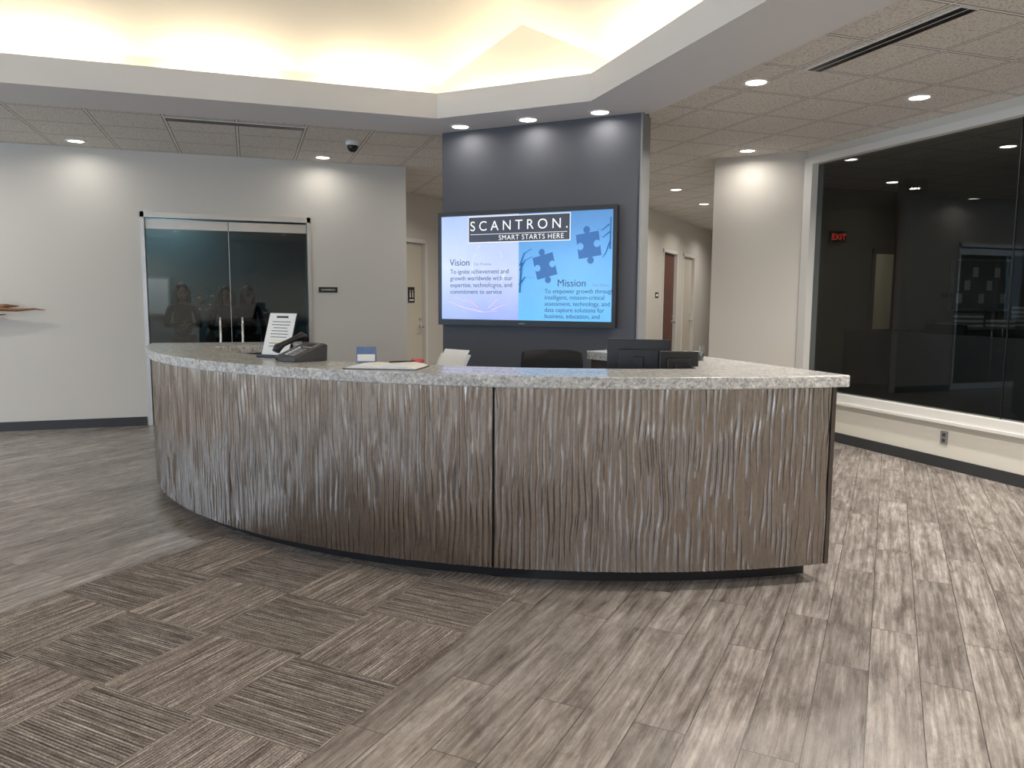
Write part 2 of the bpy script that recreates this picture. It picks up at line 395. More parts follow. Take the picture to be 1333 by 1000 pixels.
def emis(name,c,s=1.0):
    m=mat(name,(.01,.01,.01),.25,em=c,es=s); return m
def screen_bg(name,c0,c1,c2):
    m,nt,bb=newmat(name); tc=N(nt,'ShaderNodeTexCoord')
    sp=N(nt,'ShaderNodeSeparateXYZ'); nt.links.new(tc.outputs['Generated'],sp.inputs[0])
    c=ramp(nt,sp.outputs['Z'],[(0,c0),(.5,c1),(1,c2)])
    n_=noisen(nt,tc.outputs['Object'],3.0,3); c=mix(nt,.35,c,ramp(nt,n_,[(.3,(.75,.8,.95)),(.7,(1.15,1.1,1.1))]),'MULTIPLY')
    bb.inputs['Base Color'].default_value=(.01,.01,.01,1); nt.links.new(c,bb.inputs['Emission Color']); bb.inputs['Emission Strength'].default_value=.95; bb.inputs['Roughness'].default_value=.2
    return m
tvc=(-3.0,6.33,1.725)
px,py=w2(tvc[0],tvc[1])
tv=empty('wall_mounted_television',(px,py,tvc[2]),R45)
TW,TH=.885,.525
b=MB(); b.box(-TW,TW,0,.06,-TH,TH,BLACK); b.obj('housing',tv,bevel=.01)
b=MB(); b.box(-TW,TW,-.012,0,TH-.04,TH,BLACK); b.box(-TW,TW,-.012,0,-TH,-TH+.055,BLACK); b.box(-TW,-TW+.035,-.012,0,-TH+.055,TH-.04,BLACK); b.box(TW-.035,TW,-.012,0,-TH+.055,TH-.04,BLACK)
b.box(-.03,.03,-.0135,-.012,-TH+.02,-TH+.03,GREYP); b.box(-.4,.4,.06,.085,-.3,.3,DGREY); b.obj('bezel',tv)
sx0,sx1,sz0,sz1=-TW+.035,TW-.035,-TH+.055,TH-.04
b=MB(); b.box(sx0,-.04,-.004,0,sz0,sz1,screen_bg('slide_lavender',(.34,.44,.86),(.58,.66,.95),(.44,.58,.93))); b.obj('slide_left',tv)
b=MB(); b.box(-.04,sx1,-.004,0,sz0,sz1,screen_bg('slide_blue',(.14,.52,.95),(.13,.43,.86),(.09,.28,.60))); b.obj('slide_right',tv)
NAVY=emis('slide_navy',(.03,.035,.06)); SW=emis('slide_white',(1,1,1),.9); SB=emis('slide_text',(.02,.03,.08)); PZ=emis('slide_puzzle',(.015,.12,.38)); HND=emis('slide_hand_blue',(.03,.10,.26)); PNK=emis('slide_hand_pale',(.68,.50,.66)); SPL=emis('slide_splash',(.8,.85,1)); GRY=emis('slide_grey',(.2,.24,.4))
b=MB(); b.box(-.56,.46,-.006,-.004,.235,.475,SW); b.box(-.553,.453,-.007,-.006,.242,.468,NAVY); 
b.box(-.535,.43,-.0075,-.007,.310,.314,SW); b.obj('banner',tv)
text('headline','SCANTRON.',.125,(-.05,-.0085,.345),tv,SW,align='CENTER',sp=1.55)
text('tagline','SMART STARTS HERE',.062,(.40,-.0085,.256),tv,SW,align='RIGHT',sp=1.12)
text('vision_title','Vision',.088,(-.76,-.008,.03),tv,SB); text('vision_small','Our Promise',.035,(-.50,-.008,.03),tv,GRY)
for i,s in enumerate(('To ignite achievement and','growth worldwide with our','expertise, technologies, and','commitment to service')): text('vision_line',s,.058,(-.755,-.008,-.045-.062*i),tv,SB)
text('mission_title','Mission',.09,(.34,-.008,-.165),tv,SB); text('mission_small','Our Drive',.035,(.67,-.008,-.165),tv,GRY)
for i,s in enumerate(('To empower growth through','intelligent, mission-critical','assessment, technology, and','data capture solutions for','business, education, and')): text('mission_line',s,.054,(.22,-.008,-.225-.055*i),tv,SB)
def puzzle(cx,cz,s,rot,m,b,y):
    sides=[1,-1,1,-1]; cs=[(-.5,-.5),(.5,-.5),(.5,.5),(-.5,.5)]; pts=[]
    for k in range(4):
        A=Vector(cs[k]); B_=Vector(cs[(k+1)%4]); d=B_-A; n=Vector((d.y,-d.x))*sides[k]
        pts.append(A); pts.append(A+d*.42)
        for j in range(9):
            a=math.pi*(-.3+1.6*j/8)
            pts.append(A+d*(.5-.15*math.cos(a))+n*(.13+.15*math.sin(a)))
        pts.append(A+d*.58)
    c,s_=math.cos(rot),math.sin(rot)
    b.face([(cx+s*(p.x*c-p.y*s_),y,cz+s*(p.x*s_+p.y*c)) for p in pts],m)
b=MB(); puzzle(.22,.015,.20,.25,PZ,b,-.0062); puzzle(.63,.19,.21,.15,PZ,b,-.0062); b.obj('puzzle_pieces',tv,recalc=False)
def strokes(b,lst,m,y):
    for pts,r in lst:
        b.tube([(x,y,z) for x,z in pts],r,m,8,flat=.05)
b=MB()
strokes(b,[([(-.02,.02),(.02,.13),(.09,.17)],[.03,.022,.012]),([(-.02,-.02),(.03,.07),(.10,.10)],[.03,.022,.012]),([(-.02,-.15),(.03,-.08),(.12,-.09)],[.04,.025,.012]),([(-.02,-.22),(0,.05)],[.03,.04])],HND,-.0065)
strokes(b,[([(.82,.36),(.75,.31),(.70,.33)],[.03,.02,.01]),([(.83,.30),(.76,.25),(.71,.27)],[.03,.02,.01]),([(.83,.22),(.79,.12),(.76,.08)],[.03,.02,.01]),([(.83,.42),(.83,.15)],[.02,.03])],HND,-.0065)
b.obj('slide_hands_blue',tv)
b=MB()
strokes(b,[([(-.78,-.30),(-.6,-.36),(-.4,-.40),(-.25,-.39)],[.02,.045,.06,.04]),([(-.30,-.38),(-.18,-.33),(-.12,-.32)],[.035,.022,.012]),([(-.34,-.36),(-.24,-.28),(-.16,-.27)],[.03,.02,.012]),([(-.45,-.36),(-.52,-.3),(-.6,-.28)],[.03,.022,.012]),([(-.7,-.26),(-.6,-.3),(-.5,-.33)],[.015,.022,.02])],PNK,-.0062)
b.obj('slide_hand_pale',tv)
b=MB()
for i in range(20):
    a=random.random()*6.28; r=.17+random.random()*.05
    strokes(b,[([(-.36+r*math.cos(a)*.9,.02+r*math.sin(a)*1.05),(-.36+r*math.cos(a+.35)*.9,.02+r*math.sin(a+.35)*1.05)],[.008,.002])],SPL,-.0058)
b.obj('slide_splash_ring',tv)

# ---------------------------------------------------------------- reception desk
DC=(-2.77,6.97)
RR=3.78
def dR(a):   # the curve tightens slightly towards the far end
    return 0 if a>-5 else -.085*((-a-5)/33)**2
def arc(R,a0,a1,n):
    out=[]
    for i in range(n+1):
        a=a0+(a1-a0)*i/n; r=R+dR(a); out.append((DC[0]+r*math.sin(math.radians(a)),DC[1]-r*math.cos(math.radians(a))))
    return out
desk=empty('reception_desk',rot=R45)
def deskpoly(Ro,ao,ins):
    p=arc(Ro,-ao,ao,90)
    p+=[(-1.02-ins,5.05-ins*.8),(-1.78+ins*.3,5.50-ins),(-1.95+ins,5.20+ins*.5),(-1.22+ins*.2,4.78+ins),(-.94+ins,4.2)]
    p+=arc(3.37+ins,33,-33,50)
    p+=[(-4.50-ins,4.2),(-4.25-ins,4.83),(-4.45,5.05-ins)]
    return p
b=MB(); b.prism(deskpoly(RR+.045,43.0,0),1.02,1.08,STONE); b.obj('countertop',desk,bevel=.006)
b=MB(); b.prism(deskpoly(RR-.04,42.0,.03),.10,1.02,BRONZEP); b.obj('carcass',desk)
b=MB(); b.prism(deskpoly(RR-.14,41.8,.1),0,.10,BLACK); b.obj('toe_kick',desk)
b=MB(); b.prism(arc(3.35,-30,34,40)+arc(2.78,34,-30,40),.71,.74,GREYP); b.prism(arc(3.35,-30,-29.4,1)+arc(2.85,-29.4,-30,1),0,.71,DGREY); b.prism(arc(3.35,10,10.6,1)+arc(2.85,10.6,10,1),0,.71,DGREY); b.obj('work_surface',desk)
# relief skin
def relief(a0,a1,name):
    R=RR; z0,z1=.10,1.018
    g=math.degrees(.0035/R); a0+=g; a1-=g
    L=R*math.radians(a1-a0); nx=int(L/.0026); nz=110
    verts=[];faces=[]
    for j in range(nz+1):
        z=z0+(z1-z0)*j/nz
        for i in range(nx+1):
            ad=a0+(a1-a0)*i/nx; a=math.radians(ad); s=R*a
            w=noise.noise((s*8,z*3.4,3.1))*1.4+noise.noise((s*21,z*6.0,9.7))*.7
            ph=2*math.pi*s/.030+w*2.2
            h=abs(math.sin(ph/2))**1.15
            amp=.4+.8*max(0,min(1,.5+noise.noise((s*26,z*4.6,20.3))*1.6))
            h*=.0072*amp
            r=R+h+dR(ad)
            if i in (0,nx): r=R-.012+dR(ad)
            verts.append((DC[0]+r*math.sin(a),DC[1]-r*math.cos(a),z))
    for j in range(nz):
        for i in range(nx):
            k=j*(nx+1)+i; faces.append((k,k+1,k+nx+2,k+nx+1))
    me=bpy.data.meshes.new(name); me.from_pydata(verts,[],faces); me.materials.append(RELIEF)
    me.polygons.foreach_set('use_smooth',[True]*len(faces)); me.update()
    o=bpy.data.objects.new(name,me); sc.collection.objects.link(o); o.parent=desk
for k,(a0,a1) in enumerate(((-42,-36.3),(-36.3,-10.2),(-10.2,15.9),(15.9,42))): relief(a0,a1,'relief_panel_%d'%(k+1))
b=MB(); b.prism(arc(RR-.015,-42,42,90)+arc(RR-.05,42,-42,90),.10,1.018,GAP); b.obj('panel_backing',desk)
b=MB(); e_=arc(RR+.005,42,42.35,1)+arc(3.45,42.35,42,1); b.prism(e_,.1,1.018,BRONZEP); e_=arc(RR+.005,-42.35,-42,1)+arc(3.45,-42,-42.35,1); b.prism(e_,.1,1.018,BRONZEP); b.obj('end_trim',desk)

CT=1.08
# ---------------------------------------------------------------- counter objects
x,y=w2(-3.40,3.60)
e=empty('sign_in_sheet_stand',(x,y,CT),(0,0,math.radians(-42)))
M=Matrix.Rotation(math.radians(-20),4,'X')
b=MB(); b.box(-.108,.108,.002,.008,.01,.295,BLACK,M); b.obj('backing',e)
b=MB(); b.box(-.102,.102,-.0005,.002,.018,.288,PAPER,M)
for i in range(9):
    wd=.07-.02*random.random(); b.box(-wd,wd,-.0012,-.0005,.07+.02*i,.074+.02*i,INK if i!=2 else YEL,M)
b.box(-.045,.045,-.0012,-.0005,.257,.270,INK,M); b.obj('sheet',e)
b=MB(); b.box(-.11,.11,-.03,.012,0,.008,BLACK); b.box(-.11,.11,-.03,-.024,0,.02,BLACK); b.box(-.04,.04,.008,.012,0,.2,BLACK,Matrix.Translation((0,.16,0))@Matrix.Rotation(math.radians(22),4,'X')@Matrix.Translation((0,-.012,0))); b.box(-.04,.04,.0,.155,0,.004,BLACK); b.obj('foot',e)
# desk phone
x,y=w2(-3.10,3.50)
e=empty('desk_telephone',(x,y,CT),(0,0,math.radians(-62)))
def side(b,pts,x0,x1,m):   # profile (y,z) extruded in x
    M=Matrix(((0,0,1,0),(1,0,0,0),(0,1,0,0),(0,0,0,1)))
    b.prism(pts,x0,x1,m,M)
b=MB(); side(b,[(-.11,0),(.11,0),(.115,.095),(.09,.105),(-.11,.028)],-.10,.11,DGREY); b.obj('base',e,bevel=.006)
sl_=math.atan2(.077,.2); M=Matrix.Translation((0,-.11,.028))@Matrix.Rotation(sl_,4,'X')
b=MB(); b.box(-.005,.095,.135,.195,0,.006,GREYP,M)
for i in range(4):
    for j in range(3): b.box(.0+j*.03,.022+j*.03,.022+i*.024,.038+i*.024,0,.006,GREYP,M)
for i in range(5): b.box(-.03,-.015,.03+i*.022,.044+i*.022,0,.005,PAPER,M)
b.box(.003,.087,.143,.188,.006,.0065,BLACK,M); b.obj('keypad',e,bevel=.001)
b=MB(); b.tube([M@Vector(v) for v in ((-.07,.0,.028),(-.07,.02,.045),(-.07,.06,.05),(-.07,.10,.05),(-.07,.15,.05),(-.07,.19,.045),(-.07,.21,.028))],[.022,.026,.017,.016,.017,.026,.022],BLACK,14); b.obj('handset',e)
cord=[]
for i in range(120):
    t=i/119; cx=-.07-.09*math.sin(math.pi*t); cy=-.12+.23*t; cord.append((cx+.007*math.cos(i*.9),cy,.012+.007*math.sin(i*.9)))
b=MB(); b.tube(cord,.0022,BLACK,6); b.obj('coiled_cord',e)
# open notebook
x,y=w2(-2.40,3.38)
e=empty('open_notebook',(x,y,CT),(0,0,math.radians(-28)))
b=MB(); b.box(-.2,.2,-.13,.13,0,.004,BLACK); b.obj('cover',e)
def page(b,s,h,m):
    pts=[(0,.004)]+[(s*.19*i/10,.006+h*math.sin(math.pi*min(1,.15+i/10*.85))**.6) for i in range(11)]+[(s*.19,.004)]
    M=Matrix(((1,0,0,0),(0,0,1,0),(0,1,0,0),(0,0,0,1)))
    b.prism(pts,-.122,.122,m,M)
b=MB(); page(b,-1,.012,PAPER); page(b,1,.018,PAPER); b.obj('pages',e)
b=MB(); b.tube([(.03,-.05,.034),(.14,.05,.034)],.0045,BLACK,8); b.obj('pen',e)
# tent calendar
x,y=w2(-2.68,3.57)
e=empty('tent_calendar',(x,y,CT),(0,0,math.radians(-12)))
b=MB(); M=Matrix.Rotation(math.radians(-18),4,'X'); b.box(-.055,.055,0,.002,0,.095,mat('calendar_blue',(.12,.2,.4),.5,var=.3,bs=60),M); b.box(-.05,.05,-.001,0,.01,.05,PAPER,M)
M2=Matrix.Translation((0,.06,0))@Matrix.Rotation(math.radians(18),4,'X'); b.box(-.055,.055,0,.002,0,.095,GREYP,M2); b.box(-.055,.055,0,.06,0,.002,GREYP); b.obj('card',e)
# stapler
x,y=w2(-2.35,3.60)
e=empty('red_stapler',(x,y,CT),(0,0,math.radians(-50)))
b=MB(); b.box(-.04,.04,-.012,.012,0,.008,BLACK); side(b,[(-.012,.014),(.012,.014),(.010,.034),(-.010,.034)],-.04,.04,RED); b.box(-.04,-.022,-.010,.010,.008,.018,BLACK); b.obj('body',e,bevel=.003)
x,y=w2(-1.04,4.72)
b=MB(); b.tube([(0,0,0),(0,0,.09)],[.03,.036],GLASSC,20,cap=False); b.tube([(0,0,0),(0,0,.006)],.03,GLASSC,20); b.tube([(0,0,.006),(0,0,.05)],[.029,.032],mat('paper_clips',(.1,.1,.11),.4,.5,var=.6,bs=200),16); b.obj('glass_cup',loc=(x,y,CT))
# monitors
def monitor(p,q,deg,wd,ht,top):
    x,y=w2(p,q); e=empty('computer_monitor',(x,y,.74),(0,0,math.radians(deg)))
    h=top-.74
    b=MB(); b.box(-wd/2,wd/2,-.012,.012,h-ht,h,BLACK); b.box(-wd*.32,wd*.32,-.035,-.012,h-ht*.85,h-ht*.2,BLACK); b.obj('panel',e,bevel=.006)
    b=MB(); b.box(-wd/2+.012,wd/2-.012,.012,.0135,h-ht+.015,h-.012,emis('monitor_screen',(.05,.06,.08),.5)); b.obj('screen',e)
    b=MB(); b.box(-.03,.03,-.06,-.035,.01,h-ht*.35,BLACK); b.prism([(.13*math.cos(a*math.pi/12),-.04+.09*math.sin(a*math.pi/12)) for a in range(24)],0,.012,BLACK); b.obj('stand',e,bevel=.003)
monitor(-1.33,4.42,-30,.37,.28,1.215)
monitor(-1.05,4.26,-18,.22,.20,1.165)
# printer
x,y=w2(-2.50,4.02)
e=empty('desktop_printer',(x,y,.74),(0,0,math.radians(-60)))
WP=mat('white_plastic',(.7,.71,.72),.35,var=.02,bs=10)
b=MB(); b.box(-.21,.21,-.13,.13,0,.2,WP); b.obj('body',e,bevel=.015)
b=MB(); M=Matrix.Translation((0,.06,.19))@Matrix.Rotation(math.radians(-35),4,'X'); b.box(-.13,.13,0,.008,0,.21,WP,M); b.box(-.108,.108,-.004,0,.0,.24,PAPER,M); b.obj('paper_support',e,bevel=.001)
b=MB(); b.box(-.15,.15,-.2,-.13,.03,.04,GREYP); b.box(-.16,.16,-.132,-.13,.045,.1,BLACK); b.obj('output_tray',e)
# office chair
x,y=w2(-2.06,4.80)
e=empty('office_chair',(x,y,0),(0,0,math.radians(-24)))
MESH=mat('black_mesh_fabric',(.02,.02,.023),.8,bump=.5,bs=300)
b=MB()
for k in range(5):
    a=2*math.pi*k/5+.3; c,s_=math.cos(a),math.sin(a)
    b.tube([(0,0,.10),(c*.3,s_*.3,.075)],[.03,.02],BLACK,10); b.tube([(c*.3-s_*.022,s_*.3+c*.022,.03),(c*.3+s_*.022,s_*.3-c*.022,.03)],.03,BLACK,14); b.tube([(c*.3,s_*.3,.03),(c*.3,s_*.3,.08)],.01,CHROME,8)
b.tube([(0,0,.08),(0,0,.42)],[.03,.025],CHROME,14); b.obj('base',e)
b=MB(); b.prism([(.25*math.copysign(abs(math.cos(t))**.6,math.cos(t)),.24*math.copysign(abs(math.sin(t))**.6,math.sin(t))) for t in [2*math.pi*i/28+.01 for i in range(28)]],.42,.49,MESH); b.obj('seat',e,bevel=.02)
b=MB(); rows=[]
bi=b.mi(MESH)
for off in (0,.018):
    g=[[b.bm.verts.new(((u/8-1)*.23*(1-.12*abs(v/6-.5)),.26-.05*abs(u/8-1)**2+.05*math.sin(v/6*2.2)+off,.56+.53*v/6+(-.02*abs(u/8-1)**4 if v==6 else 0))) for u in range(17)] for v in range(7)]
    for v in range(6):
        for u in range(16): f=b.bm.faces.new((g[v][u],g[v][u+1],g[v+1][u+1],g[v+1][u])); f.material_index=bi; f.smooth=True
    rows.append(g)
g0,g1=rows
border=[(v,0) for v in range(7)]+[(6,u) for u in range(1,17)]+[(v,16) for v in range(5,-1,-1)]+[(0,u) for u in range(15,0,-1)]
for k in range(len(border)):
    a=border[k]; c=border[(k+1)%len(border)]
    f=b.bm.faces.new((g0[a[0]][a[1]],g0[c[0]][c[1]],g1[c[0]][c[1]],g1[a[0]][a[1]])); f.material_index=bi
b.obj('back',e)
b=MB(); b.tube([(0,.05,.42),(0,.27,.44),(0,.33,.6),(0,.31,.8)],[.02,.022,.022,.018],BLACK,10)
for s_ in (-1,1): b.tube([(s_*.22,.02,.45),(s_*.28,.02,.47),(s_*.29,.02,.64)],.014,BLACK,10); b.box(s_*.29-.03,s_*.29+.03,-.12,.13,.64,.665,BLACK)
b.obj('arms_and_spine',e,bevel=.004)

# ---------------------------------------------------------------- glass double door (north)
e=empty('door_4')
b=MB(); yd=yw
b.box(-1.1,-1.06,yd-.02,yd+.1,0,2.38,ALU); b.box(.68,.72,yd-.02,yd+.1,0,2.38,ALU); b.box(-1.1,.72,yd-.02,yd+.1,2.32,2.38,ALU); b.obj('frame',e)
b=MB()
for x0,x1 in ((-1.055,-.195),(-.185,.675)):
    b.box(x0,x1,yd+.03,yd+.07,2.2,2.30,ALU); b.box(x0,x1,yd+.03,yd+.07,.01,.11,ALU); b.box(x0,x1,yd+.045,yd+.055,.11,2.2,GLASS)
b.box(-.193,-.187,yd+.04,yd+.06,.11,2.2,ALU); b.obj('leaves',e)
b=MB()
for x in (-.31,-.07):
    b.tube([(x,yd-.03,.55),(x,yd-.03,1.22)],.014,CHROME,12)
    for z in (.65,1.12): b.tube([(x,yd-.03,z),(x,yd+.05,z)],.009,CHROME,8)
b.obj('pull_handles',e)
e=empty('room_sign'); b=MB(); b.box(.80,1.02,yw-.008,yw,1.51,1.575,BLACK); b.obj('plate',e); text('lettering','CONFERENCE',.026,(.91,yw-.009,1.533),e,PAPER,align='CENTER')
# meeting room behind
b=MB(); b.box(-3.6,1.0,13.2,13.3,0,CZ,TEAL); b.obj('wall_meeting_back')
b=MB(); b.box(.9,1.0,9.59,13.2,0,CZ,TEAL); b.obj('wall_meeting_right')
b=MB(); b.box(-3.7,-3.6,9.59,13.3,0,CZ,TEAL); b.obj('wall_meeting_left')
e=empty('whiteboard'); b=MB(); b.box(-1.75,-1.15,13.17,13.2,1.15,1.75,ALU); b.box(-1.72,-1.18,13.165,13.17,1.18,1.72,PAPER); b.obj('board',e)
area('meeting_room_lamp',(-1.2,12.6,2.95),(0,0,-1),.5,.5,18,(.8,.95,1))
e=empty('meeting_table',(-.8,12.3,0)); b=MB(); b.prism([(1.0*math.cos(t),.4*math.sin(t)) for t in [math.pi*i/16 for i in range(32)]],.71,.74,DWOOD)
b.box(-.45,-.35,-.2,.2,0,.71,DGREY); b.box(.35,.45,-.2,.2,0,.71,DGREY); b.obj('table',e,bevel=.005)
def schair(x,y,deg,m):
    e=empty('meeting_chair',(x,y,0),(0,0,math.radians(deg)))
    b=MB(); b.box(-.23,.23,-.22,.22,.43,.48,m); b.box(-.22,.22,.19,.23,.52,.88,m,Matrix.Rotation(math.radians(-6),4,'X')); b.obj('cushions',e,bevel=.015)
    b=MB()
    for sx in (-1,1):
        b.tube([(sx*.22,-.2,0),(sx*.22,-.19,.44)],.012,CHROME,8); b.tube([(sx*.22,.24,0),(sx*.22,.2,.44),(sx*.22,.30,.8)],.012,CHROME,8)
    b.obj('legs',e)
REDF=mat('red_fabric',(.35,.04,.03),.8,bump=.3)
schair(-1.75,11.9,60,REDF); schair(.48,12.1,-60,REDF)
LEAF=mat('leaf_green',(.05,.10,.03),.5,var=.3,bs=30); FLW=mat('flower_cream',(.6,.5,.3),.6,var=.2,bs=30)
e=empty('flower_vase',(-.55,12.25,.74)); b=MB(); b.tube([(0,0,0),(0,0,.06),(0,0,.16),(0,0,.24)],[.05,.08,.06,.045],GREYP,18); b.obj('vase',e)
b=MB()
for i in range(34):
    a=random.random()*6.28; r=.1+.24*random.random(); h=.3+.35*random.random()
    tip=(r*math.cos(a),r*math.sin(a),.2+h); b.tube([(0,0,.22),(r*.35*math.cos(a),r*.35*math.sin(a),.2+h*.6),tip],[.004,.003,.002],LEAF,5)
    if i%3==0: b.ball(tip,.035,FLW,(1,1,.7),u=8,v=6)
    else: b.tube([tip,(tip[0]*1.25,tip[1]*1.25,tip[2]+.03),(tip[0]*1.5,tip[1]*1.5,tip[2]-.02)],[.004,.025,.002],LEAF,6,flat=.2)
b.obj('stems_and_blooms',e)

# people: solid figures standing in for reflections in the door glass
SKIN=mat('skin',(.35,.20,.14),.5,var=.05,bs=10)
def skin_obj(name,verts,edges,radii,m,parent,sub=2,root=0):
    me=bpy.data.meshes.new(name); me.from_pydata(verts,edges,[]); o=bpy.data.objects.new(name,me); sc.collection.objects.link(o); o.parent=parent
    bpy.context.view_layer.objects.active=o
    md=o.modifiers.new('skin','SKIN'); md.use_smooth_shade=True
    for i,r in enumerate(radii):
        sv=me.skin_vertices[0].data[i]; sv.radius=(r if isinstance(r,tuple) else (r,r)); sv.use_root=(i==root)
    s=o.modifiers.new('sub','SUBSURF'); s.levels=sub; s.render_levels=sub
    me.materials.append(m); return o
def person(name,x,y,deg,h,top,legs,hairc,pose=0):
    e=empty(name,(x,y,0),(0,0,math.radians(deg))); e.scale=(h/1.7,)*3
    TOP=mat(name+'_top',top,.8,var=.15,bs=20); LEG=mat(name+'_trousers',legs,.8,var=.1,bs=20); HAIR=mat(name+'_hair',hairc,.5,var=.3,bs=60)
    V=[(0,0,.98),(0,0,1.12),(0,-.01,1.28),(0,0,1.40),(.17,0,1.38),(-.17,0,1.38),(0,0,1.47)]
    E=[(0,1),(1,2),(2,3),(3,4),(3,5),(3,6)]
    Rr=[(.15,.105),(.125,.09),(.145,.10),(.11,.07),.052,.052,.045]
    if pose==0: arms=[((.22,.02,1.1),(.24,-.08,.86)),((-.22,.02,1.1),(-.24,-.08,.86))]
    else: arms=[((.23,-.02,1.12),(.06,-.22,1.16)),((-.23,-.02,1.12),(-.06,-.22,1.14))]
    for k,(a,c) in enumerate(arms):
        n=len(V); V+=[a,c]; E+=[(4+k,n),(n,n+1)]; Rr+=[.042,.03]
    skin_obj('torso_and_sleeves',V,E,Rr,TOP,e)
    V=[(0,0,.98),(.09,0,.92),(.1,-.01,.5),(.1,.01,.09),(-.09,0,.92),(-.1,-.01,.5),(-.1,.01,.09)]
    skin_obj('trousers',V,[(0,1),(1,2),(2,3),(0,4),(4,5),(5,6)],[(.14,.1),.09,.06,.045,.09,.06,.045],LEG,e)
    skin_obj('neck',[(0,0,1.42),(0,-.01,1.54)],[(0,1)],[.05,.048],SKIN,e)
    b=MB(); b.ball((0,-.01,1.60),.1,SKIN,(.76,.92,1.15)); b.ball((0,-.108,1.585),.014,SKIN,(1,1.2,1.6),u=8,v=6); b.ball((0,-.092,1.545),.02,RED,(1.1,.4,.35),u=8,v=6)
    for s_ in (-1,1): b.ball((s_*.03,-.096,1.605),.011,BLACK,(1.2,.5,.8),u=8,v=6); b.ball((s_*.077,0,1.595),.02,SKIN,(.4,.8,1.3),u=8,v=6)
    b.obj('head',e)
    b=MB(); b.ball((0,.018,1.635),.108,HAIR,(.86,.95,1.0)); 
    for s_ in (-1,1): b.tube([(s_*.06,-.03,1.66),(s_*.088,.0,1.58),(s_*.085,.02,1.48),(s_*.07,.0,1.38)],[.03,.032,.034,.012],HAIR,10)
    b.tube([(0,.07,1.64),(0,.085,1.52),(0,.07,1.38)],[.08,.075,.03],HAIR,12); b.obj('hair',e)
    for k,(a,c) in enumerate(arms):
        d=(Vector(c)-Vector(a)).normalized(); w=Vector(c); sd=d.cross(Vector((0,1,0))).normalized(); ff=d.cross(sd).normalized()
        skin_obj('palm',[tuple(w-d*.02),tuple(w+d*.05),tuple(w+d*.09)],[(0,1),(1,2)],[(.024,.02),(.035,.015),(.036,.013)],SKIN,e)
        for j,(o_,L) in enumerate(((-.03,.06),(-.01,.075),(.01,.07),(.03,.055))):
            p0=w+d*.08+sd*o_; p1=p0+d*L*.5+ff*.005; p2=p1+d*L*.45-ff*.012
            skin_obj('finger',[tuple(p0),tuple(p1),tuple(p2)],[(0,1),(1,2)],[.009,.008,.007],SKIN,e,1)
        p0=w+d*.02-sd*.03; skin_obj('thumb',[tuple(p0),tuple(p0+d*.03-sd*.02),tuple(p0+d*.06-sd*.022)],[(0,1),(1,2)],[.011,.01,.008],SKIN,e,1)
    b=MB()
    for s_ in (-1,1): b.tube([(s_*.1,.05,.045),(s_*.1,-.05,.04),(s_*.1,-.15,.028)],[.042,.042,.03],BLACK,12,flat=.9)
    b.obj('shoes',e)
person('woman_dark_blouse',-.84,11.3,10,1.60,(.02,.02,.025),(.02,.02,.03),(.03,.02,.015),1)
person('woman_grey_sweater',-.27,11.0,-5,1.56,(.04,.035,.04),(.02,.02,.03),(.05,.03,.02),1)
person('woman_black_dress',-.0,11.62,-12,1.58,(.02,.015,.02),(.02,.02,.02),(.02,.015,.01),0)

# driftwood wall art
WOODC=mat('driftwood',(.22,.10,.045),.5,var=.5,bs=40)
e=empty('driftwood_sculpture',(-2.6,yw-.09,1.30))
b=MB(); b.tube([(-.55,0,-.12),(-.35,0,-.02),(-.1,-.02,.02),(.12,-.03,.015),(.3,-.03,.0),(.46,-.02,.012),(.56,-.02,.0)],[.03,.06,.07,.05,.032,.018,.004],WOODC,14,flat=.5)
b.tube([(.05,-.03,.03),(.2,-.03,.045),(.32,-.02,.04)],[.03,.02,.004],WOODC,10); b.tube([(-.2,-.02,-.03),(.0,-.03,-.06),(.2,-.03,-.045)],[.03,.02,.004],WOODC,10); b.tube([(-.1,0,0),(-.1,.09,0)],.01,BLACK,8); b.obj('branch',e)

# security camera
e=empty('dome_security_camera',(1.05,8.1,CZ)); b=MB(); b.tube([(0,0,0),(0,0,-.05)],[.075,.07],TRIMW,24); b.ball((0,0,-.06),.055,BLACK,(1,1,1)); b.obj('dome',e)
# slot diffusers
def slot(name,x0,x1,y0,y1):
    b=MB(); b.box(x0,x1,y0,y1,-.008,0,TRIMW)
    if x1-x0>y1-y0:
        for k in (0,1): yy=y0+.008+k*.062; b.box(x0+.01,x1-.01,yy,yy+.05,-.0095,-.008,BLACK)
    else:
        for k in (0,1): xx=x0+.008+k*.062; b.box(xx,xx+.05,y0+.01,y1-.01,-.0095,-.008,BLACK)
    b.obj(name,loc=(0,0,CZ-.001))
slot('linear_air_diffuser',-.66,.56,7.62,7.748); slot('linear_air_diffuser',3.67,3.798,3.31,4.54)
# outlet
e=empty('wall_outlet',(xe,5.02,.27)); b=MB(); b.box(-.008,0,-.036,.036,-.058,.058,GREYP)
for z in (-.025,.025): b.box(-.01,-.008,-.016,.016,z-.016,z+.016,DGREY)
b.obj('plate',e)

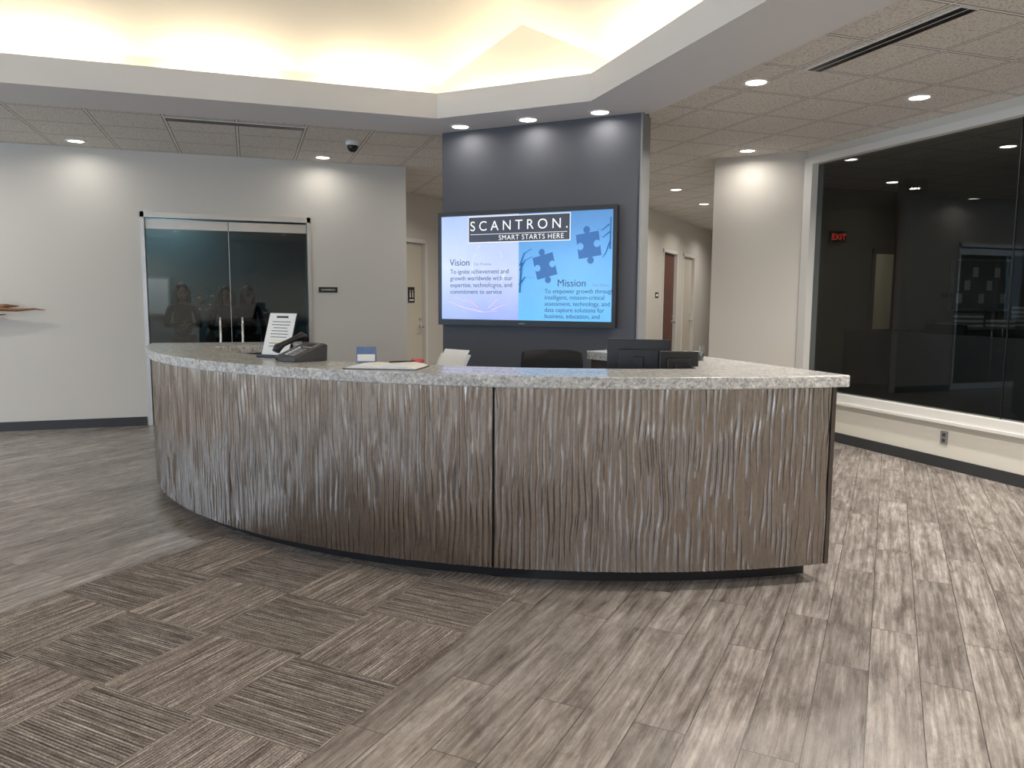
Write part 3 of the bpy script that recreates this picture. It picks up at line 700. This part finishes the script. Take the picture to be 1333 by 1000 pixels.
# ---------------------------------------------------------------- office behind window_1
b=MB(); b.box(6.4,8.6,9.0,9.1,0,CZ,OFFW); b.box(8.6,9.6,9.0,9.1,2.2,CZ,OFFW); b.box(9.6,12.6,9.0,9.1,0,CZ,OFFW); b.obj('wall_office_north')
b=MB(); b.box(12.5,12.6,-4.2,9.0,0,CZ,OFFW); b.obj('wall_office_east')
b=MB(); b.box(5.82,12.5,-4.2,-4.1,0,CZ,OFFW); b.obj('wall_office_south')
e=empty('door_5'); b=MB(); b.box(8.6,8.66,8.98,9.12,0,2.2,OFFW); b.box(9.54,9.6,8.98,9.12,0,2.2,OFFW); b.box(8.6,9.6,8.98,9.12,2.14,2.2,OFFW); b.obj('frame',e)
b=MB(); b.box(8.1,12.6,10.7,10.8,0,CZ,WALLW); b.box(12.5,12.6,9.1,10.7,0,CZ,WALLW); b.obj('wall_copy_room')
area('copy_room_lamp',(9.6,9.9,2.8),(0,0,-1),.4,.4,7,(1,.85,.6))
b=MB(); b.box(8.15,8.4,7.9,8.15,0,CZ,OFFW); b.obj('office_column')
def cabinet(x0,x1,y0,y1,h,n):
    e=empty('storage_cabinet'); b=MB(); b.box(x0,x1,y0,y1,.06,h,DGREY); b.box(x0+.02,x1-.02,y0+.04,y1,0,.06,BLACK); b.box(x0-.02,x1+.02,y0-.02,y1,h,h+.03,BASE); b.obj('body',e)
    b=MB(); w=(x1-x0)/n
    for k in range(n): b.box(x0+k*w+.006,x0+(k+1)*w-.006,y0-.018,y0,.08,h-.02,BASE); b.box(x0+(k+1)*w-.05,x0+(k+1)*w-.038,y0-.035,y0-.018,h-.25,h-.12,CHROME)
    b.obj('doors',e)
cabinet(8.7,11.6,7.6,8.2,1.05,5)
b=MB()
for x0,y0,h in ((8.9,7.7,.1),(9.3,7.8,.22),(9.8,7.7,.14),(10.4,7.8,.3),(10.9,7.7,.12)):
    M=Matrix.Translation((x0,y0,1.08))@Matrix.Rotation(random.uniform(-.3,.3),4,'Z')
    for k in range(int(h/.03)): b.box(-.11+random.uniform(-.01,.01),.11,.0,.28,k*.03,k*.03+.026,PAPER if k%2 else GREYP,M)
b.obj('paper_stacks')
e=empty('exit_sign',(7.95,8.96,2.35)); b=MB(); b.box(-.13,.13,0,.035,-.08,.08,BLACK); b.obj('box',e); text('lettering','EXIT',.12,(0,-.004,-.042),e,emis('exit_red',(1,.05,.03),.7),align='CENTER')  # solid sign set here in place of a reflection in the window glass
e=empty('cubicle_workstation'); b=MB(); b.box(6.9,6.95,5.0,7.6,0,1.1,DGREY); b.box(6.9,8.2,7.55,7.6,0,1.1,DGREY); b.box(6.95,7.65,5.2,7.5,.7,.73,OFFW); b.box(6.95,7.6,5.25,5.28,0,.7,DGREY); b.box(7.1,7.14,6.1,6.6,.85,1.2,BLACK); b.box(7.1,7.2,6.3,6.4,.73,.86,BLACK); b.obj('panels',e)
for x,y,p in ((7.4,6.0,.7),(9.6,6.0,1.0),(11.3,3.5,1.0),(8.2,8.3,1.0),(10.3,7.2,1.8)): downlight(x,y,CZ,p=p)
e=empty('office_notice_board'); b=MB(); b.box(10.1,11.3,8.955,8.995,1.3,2.1,ALU); b.box(10.14,11.26,8.945,8.955,1.34,2.06,GREYP)
for i in range(7): xx=10.2+i*.15; zz=1.42+.2*(i%3); b.box(xx,xx+.11,8.94,8.945,zz,zz+.15,PAPER)
b.obj('board',e)

# ---------------------------------------------------------------- world, camera
w=bpy.data.worlds.new('world'); sc.world=w; w.use_nodes=True
w.node_tree.nodes['Background'].inputs[0].default_value=(.35,.5,.75,1); w.node_tree.nodes['Background'].inputs[1].default_value=.6
cam=bpy.data.cameras.new('camera'); co=bpy.data.objects.new('camera',cam); sc.collection.objects.link(co)
cam.sensor_width=36; cam.lens=27.0; cam.clip_start=.05; cam.clip_end=100
co.matrix_world=Matrix.Translation((0,0,1.45))@Matrix.Rotation(math.radians(-18.9),4,'Z')@Matrix.Rotation(math.radians(90-6.34),4,'X')@Matrix.Rotation(math.radians(.34),4,'Z')
sc.camera=co
sc.view_settings.view_transform='Standard'
sc.view_settings.exposure=.17
